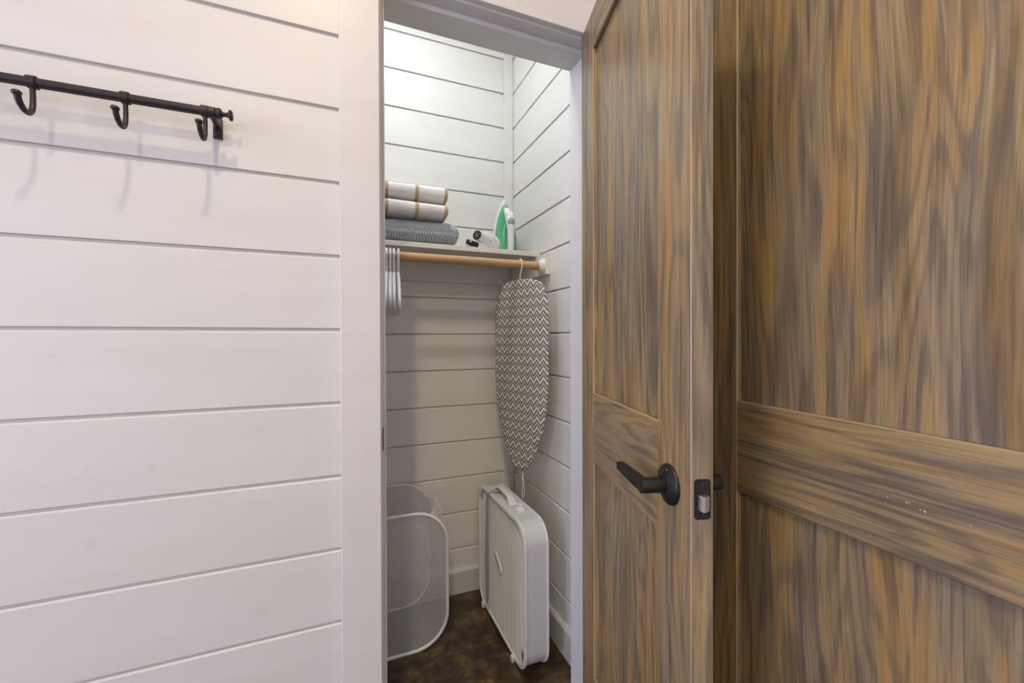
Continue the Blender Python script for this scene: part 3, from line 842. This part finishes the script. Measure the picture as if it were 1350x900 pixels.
for sgn in (-1, 1):
    x0 = sgn*FT/2
    obj('bezel', ring_solid(bmesh.new(), [(x0-sgn*.009, 0, CR), (x0-sgn*.003, -.001, CR), (x0, .003, CR), (x0, .013, CR), (x0-sgn*.004, .016, CR), (x0-sgn*.009, .016, CR)]), M['plastic'], fan, smooth=True)
def inside(y, z, ins):
    hx, hz, r_ = FL/2-ins, FH/2-ins, CR-ins*.6
    ax_, az_ = abs(y), abs(z)
    if ax_ > hx or az_ > hz: return False
    dx, dz_ = ax_-(hx-r_), az_-(hz-r_)
    return not (dx > 0 and dz_ > 0 and dx*dx+dz_*dz_ > r_*r_)
def grille(x0, sgn):
    bm = bmesh.new()
    def bar(y0_, z0_, y1_, z1_, w_, dpt, off=0):
        a, b_ = Vector((0, y0_, z0_)), Vector((0, y1_, z1_)); t = (b_-a).normalized(); nrm = Vector((0, -t.z, t.y))*w_/2
        xa, xb = x0-sgn*off, x0-sgn*(off+dpt)
        vs = [bm.verts.new((x_, p.y, CZ+p.z)) for x_ in (xa, xb) for p in (a+nrm, b_+nrm, b_-nrm, a-nrm)]
        for f in ((0, 1, 2, 3), (7, 6, 5, 4), (0, 4, 5, 1), (1, 5, 6, 2), (2, 6, 7, 3), (3, 7, 4, 0)): bm.faces.new([vs[i] for i in f])
    cols = 12; half = FL/2-.014; cw = 2*half/cols
    for i in range(cols+1):
        y = -half+i*cw
        zz = FH/2-.014
        while zz > 0 and not inside(y*.999, zz, .013): zz -= .003
        bar(y, -zz, y, zz, .0044, .006)
    pitch = .0079
    for i in range(cols):
        ya, yb = -half+i*cw, -half+(i+1)*cw
        s_ = 1
        k = -60
        for k in range(-34, 35):
            zc = k*pitch
            z0_, z1_ = zc-.0085*s_, zc+.0085*s_
            if inside(ya, z0_, .012) and inside(yb, z1_, .012): bar(ya, z0_, yb, z1_, .0029, .004, .001)
    # centre badge: raised slanted lozenge
    return bm
g = obj('grille', grille(-FT/2+.004, -1), M['fangrille'], fan); g['kind'] = 'stuff'
g2 = obj('grille', grille(FT/2-.004, 1), M['fangrille'], fan); g2['kind'] = 'stuff'
bm = bmesh.new()   # raised oval maker's badge on the grille
out = [(.048*math.cos(a), .014*math.sin(a)) for a in [2*PI*i/28 for i in range(28)]]
ct, st_ = math.cos(math.radians(34)), math.sin(math.radians(34))
prism(bm, [(-(a*ct-b_*st_)+.012, CZ+.012-(a*st_+b_*ct)) for a, b_ in out], 0, -FT/2+.001, -FT/2+.006)
obj('badge', bm, M['fangrille'], fan, smooth=False)
bm = bmesh.new()
pts = [Vector((-FT/2+.0005, -(a*ct-b_*st_)*.92+.012, CZ+.012-(a*st_+b_*ct)*.82)) for a, b_ in out]
tube(bm, pts, .0011, 6, closed=True)
tube(bm, [Vector((-FT/2+.0005, .012-u*ct, CZ+.012-u*st_+wv_)) for u, wv_ in ((-.028, -.004), (-.018, .006), (-.012, -.006), (-.004, .006), (.003, -.005), (.010, .006), (.017, -.005), (.026, .004))], .0013, 6)
obj('badge_outline', bm, M['cord'], fan)
# motor and blades seen faintly through the grille
bm = bmesh.new(); lathe(bm, [(.045, -.020), (.050, -.016), (.050, .024), (.040, .030)], (0, 0, CZ), 'x', 24)
obj('motor', bm, M['fandark'], fan, smooth=True)
for k in range(5):
    bm = bmesh.new(); a0 = k*2*PI/5; grid = []
    for i in range(6):
        rr_ = .045+(.205-.045)*i/5; row = []
        for j in range(5):
            u = (j/4-.5); da = u*(.60+.35*i/5); xx_ = u*.040*(1-.25*i/5)
            row.append(bm.verts.new((xx_, rr_*math.cos(a0+da), CZ+rr_*math.sin(a0+da))))
        grid.append(row)
    for i in range(5):
        for j in range(4): bm.faces.new((grid[i][j], grid[i+1][j], grid[i+1][j+1], grid[i][j+1]))
    bmesh.ops.solidify(bm, geom=list(bm.faces), thickness=.002)
    obj('blade', bm, M['fandark'], fan, smooth=True)
# handle, knob, feet, cord
TOPZ = CZ+FH/2-.004
bm = bmesh.new()
hy0, hy1 = -.058, .125
path = smooth_path([(-.004, hy1, TOPZ+.002), (-.004, hy1-.012, TOPZ+.016), (-.004, hy1-.04, TOPZ+.026), (-.004, (hy0+hy1)/2, TOPZ+.026), (-.004, hy0+.045, TOPZ+.022), (-.004, hy0+.018, TOPZ+.010), (-.004, hy0, TOPZ+.001)], 5)
prevA = None; k_ = len(path); rings = []
for i, p in enumerate(path):
    t = (path[min(i+1, k_-1)]-path[max(i-1, 0)]).normalized(); up = Vector((1, 0, 0)).cross(t)
    wd = .0125+.010*max(0, (i/k_-.68))/.32
    th = .0038
    rings.append([bm.verts.new(p+Vector((1, 0, 0))*wd*math.copysign(abs(math.cos(a))**.6, math.cos(a))+up*th*math.copysign(abs(math.sin(a))**.6, math.sin(a))) for a in [2*PI*j/12 for j in range(12)]])
for A, B in zip(rings, rings[1:]):
    for j in range(12): bm.faces.new((A[j], A[(j+1) % 12], B[(j+1) % 12], B[j]))
bm.faces.new(rings[0][::-1]); bm.faces.new(rings[-1])
obj('carry_handle', bm, M['plastic'], fan, smooth=True)
bm = bmesh.new(); lathe(bm, [(.0225, TOPZ), (.0225, TOPZ+.005), (.0195, TOPZ+.009), (.013, TOPZ+.0105), (.012, TOPZ+.022), (.009, TOPZ+.0235)], (.006, -.098, 0), 'z', 24)
obj('speed_knob', bm, M['plastic'], fan, smooth=True)
for yy in (-.150, .185):
    for sgn in (-1, 1):
        bm = bmesh.new()
        box(bm, min(sgn*(FT/2-.014), sgn*(FT/2+.009)), max(sgn*(FT/2-.014), sgn*(FT/2+.009)), yy-.008, yy+.008, 0, .026, bev=.004, seg=2)
        obj('foot', bm, M['plastic'], fan, smooth=True)
bm = bmesh.new(); xg = -FT/2-.0055
for k in range(4):
    o_ = .007*k
    pts = [(xg-.001-.001*k, .100+o_*.6, TOPZ-.02), (xg-.002, .105+o_, CZ+.12), (xg-.003-.001*k, .098+o_*1.4, CZ-.02), (xg-.002, .104+o_*1.3, CZ-.14), (xg-.002, .112+o_, CZ-.205+.008*k)]
    if k == 0: pts[-1] = (xg-.001, .118, CZ-.215)
    tube(bm, smooth_path([(.000, .085+.006*k, TOPZ+.006), (-.03, .093+.004*k, TOPZ+.010), (xg-.001, .099+o_*.5, TOPZ+.002)]+pts, 4), .0021, 6)
tube(bm, smooth_path([(xg-.002, .112, CZ-.205), (xg-.003, .122, CZ-.214), (xg-.002, .133, CZ-.197)], 4), .0021, 6)
obj('power_cord', bm, M['cord'], fan, smooth=True)['label'] = 'grey cord looped over the handle'

# ------------------------------------------------------------------ pop-up hamper
HL, HRt, HF, HB, HH = -.005, .366, 1.575, 1.850, .520
hm = empty('laundry_hamper', ((HL+HRt)/2, (HF+HB)/2, 0))
tag(hm, 'white sheer mesh pop-up laundry hamper behind the left casing', 'hamper')
HC = Vector(((HL+HRt)/2, (HF+HB)/2, 0)); HW = HRt-HL
def loop_pts(y, w_, z0, z1, r_, k=10, bow=0):
    out = rrect(w_, z1-z0, r_, k)
    return [Vector((a, y-HC.y+bow*math.cos(PI*a/w_)*math.cos(PI*b_/(z1-z0)), (z0+z1)/2+b_)) for a, b_ in out]
front = loop_pts(HF, HW, .004, HH, .125)
back = loop_pts(HB, HW-.03, .004, HH+.022, .125)
for nm, L in (('front_rim', front), ('back_rim', back)):
    bm = bmesh.new(); tube(bm, L, .0060, 8, closed=True); obj(nm, bm, M['rim'], hm, smooth=True)
for nm, L, yy in (('front_panel', front, 0), ('back_panel', back, 0)):
    bm = bmesh.new(); c0 = Vector((0, sum(p.y for p in L)/len(L), sum(p.z for p in L)/len(L)))
    vs = [[bm.verts.new(c0+(p-c0)*s_+Vector((0, .004*math.sin(9*s_+p.x*20), 0))*(1-s_)) for p in L] for s_ in (1, .75, .5, .25)]
    cc = bm.verts.new(c0)
    for A, B in zip(vs, vs[1:]):
        for j in range(len(L)): bm.faces.new((A[j], A[(j+1) % len(L)], B[(j+1) % len(L)], B[j]))
    for j in range(len(L)): bm.faces.new((vs[-1][j], vs[-1][(j+1) % len(L)], cc))
    obj(nm, bm, M['sheer'], hm, smooth=True)
# side + bottom strip between the two rims (open at the top)
kk = len(front)
bm = bmesh.new(); quads = []
NS = 6
grid = []
for i in range(kk):
    row = []
    for j in range(NS+1):
        t = j/NS; p = front[i].lerp(back[i], t)
        pin = math.sin(PI*t)
        if p.z > .06: p.x *= 1-.05*pin
        row.append(bm.verts.new(p))
    grid.append(row)
for i in range(kk):
    j2 = (i+1) % kk
    za = (front[i].z+front[j2].z)/2
    xa = (front[i].x+front[j2].x)/2
    if za > HH-.030: continue
    for j in range(NS):
        bm.faces.new((grid[i][j], grid[j2][j], grid[j2][j+1], grid[i][j+1]))
for v in [v for v in bm.verts if not v.link_faces]: bm.verts.remove(v)
obj('side_panel', bm, M['sheer'], hm, smooth=True)
# opaque nylon corner gusset at the top right
def near(L, x, z): return min(L, key=lambda p: (p.x-x)**2+(p.z-z)**2)
for sx in (1, -1):
    F = [p for p in front if p.x*sx > HW/2-.085 and HH-.16 < p.z < HH-.008]; F.sort(key=lambda p: p.z)
    bm = bmesh.new()
    apex = Vector((sx*(HW/2-.004), HF-HC.y+.160, HH-.026)); low = Vector((sx*(HW/2-.085), HF-HC.y+.030, HH-.010))
    vsF = [bm.verts.new(p+Vector((0, .004, 0))) for p in F]; va = bm.verts.new(apex)
    for a, b_ in zip(vsF, vsF[1:]): bm.faces.new((a, b_, va))
    bmesh.ops.solidify(bm, geom=list(bm.faces), thickness=.0006)
    obj('corner_patch', bm, M['nylon'], hm, smooth=False)['label'] = 'opaque white corner patch'
# seams where the bottom and side panels meet
for sx in (1, -1):
    bm = bmesh.new(); a = near(front, sx*(HW/2-.012), .085); b_ = near(back, sx*(HW/2-.03), .085)
    tube(bm, [a, b_], .0016, 6); obj('seam', bm, M['rim'], hm)
    bm = bmesh.new(); a = near(front, sx*HW/2, HH-.13); b_ = near(back, sx*HW/2, HH-.03)
    tube(bm, smooth_path([a, Vector((sx*(HW/2-.006), HF-HC.y+.158, HH-.028)), b_], 5), .0022, 6); obj('seam', bm, M['rim'], hm)

# ------------------------------------------------------------------ lamp fixtures (out of view, carrying the lights above)
def downlight(x, y, r, name, label, z=CEIL):
    t = empty(name, (x, y, z)); tag(t, label, 'ceiling light')
    bm = bmesh.new(); lathe(bm, [(r+.02, 0), (r+.018, -.006), (r+.002, -.008), (r, -.004), (r-.004, 0)], (0, 0, 0), 'z', 28)
    obj('trim_ring', bm, M['plastic'], t, smooth=True)
downlight(-.13, .20, .055, 'recessed_light', 'white recessed ceiling light nearest the boarded wall')
downlight(-.42, -1.05, .055, 'recessed_light', 'white recessed ceiling light farther from the boarded wall')
downlight(.20, 1.31, .11, 'closet_light', 'round white closet ceiling light')
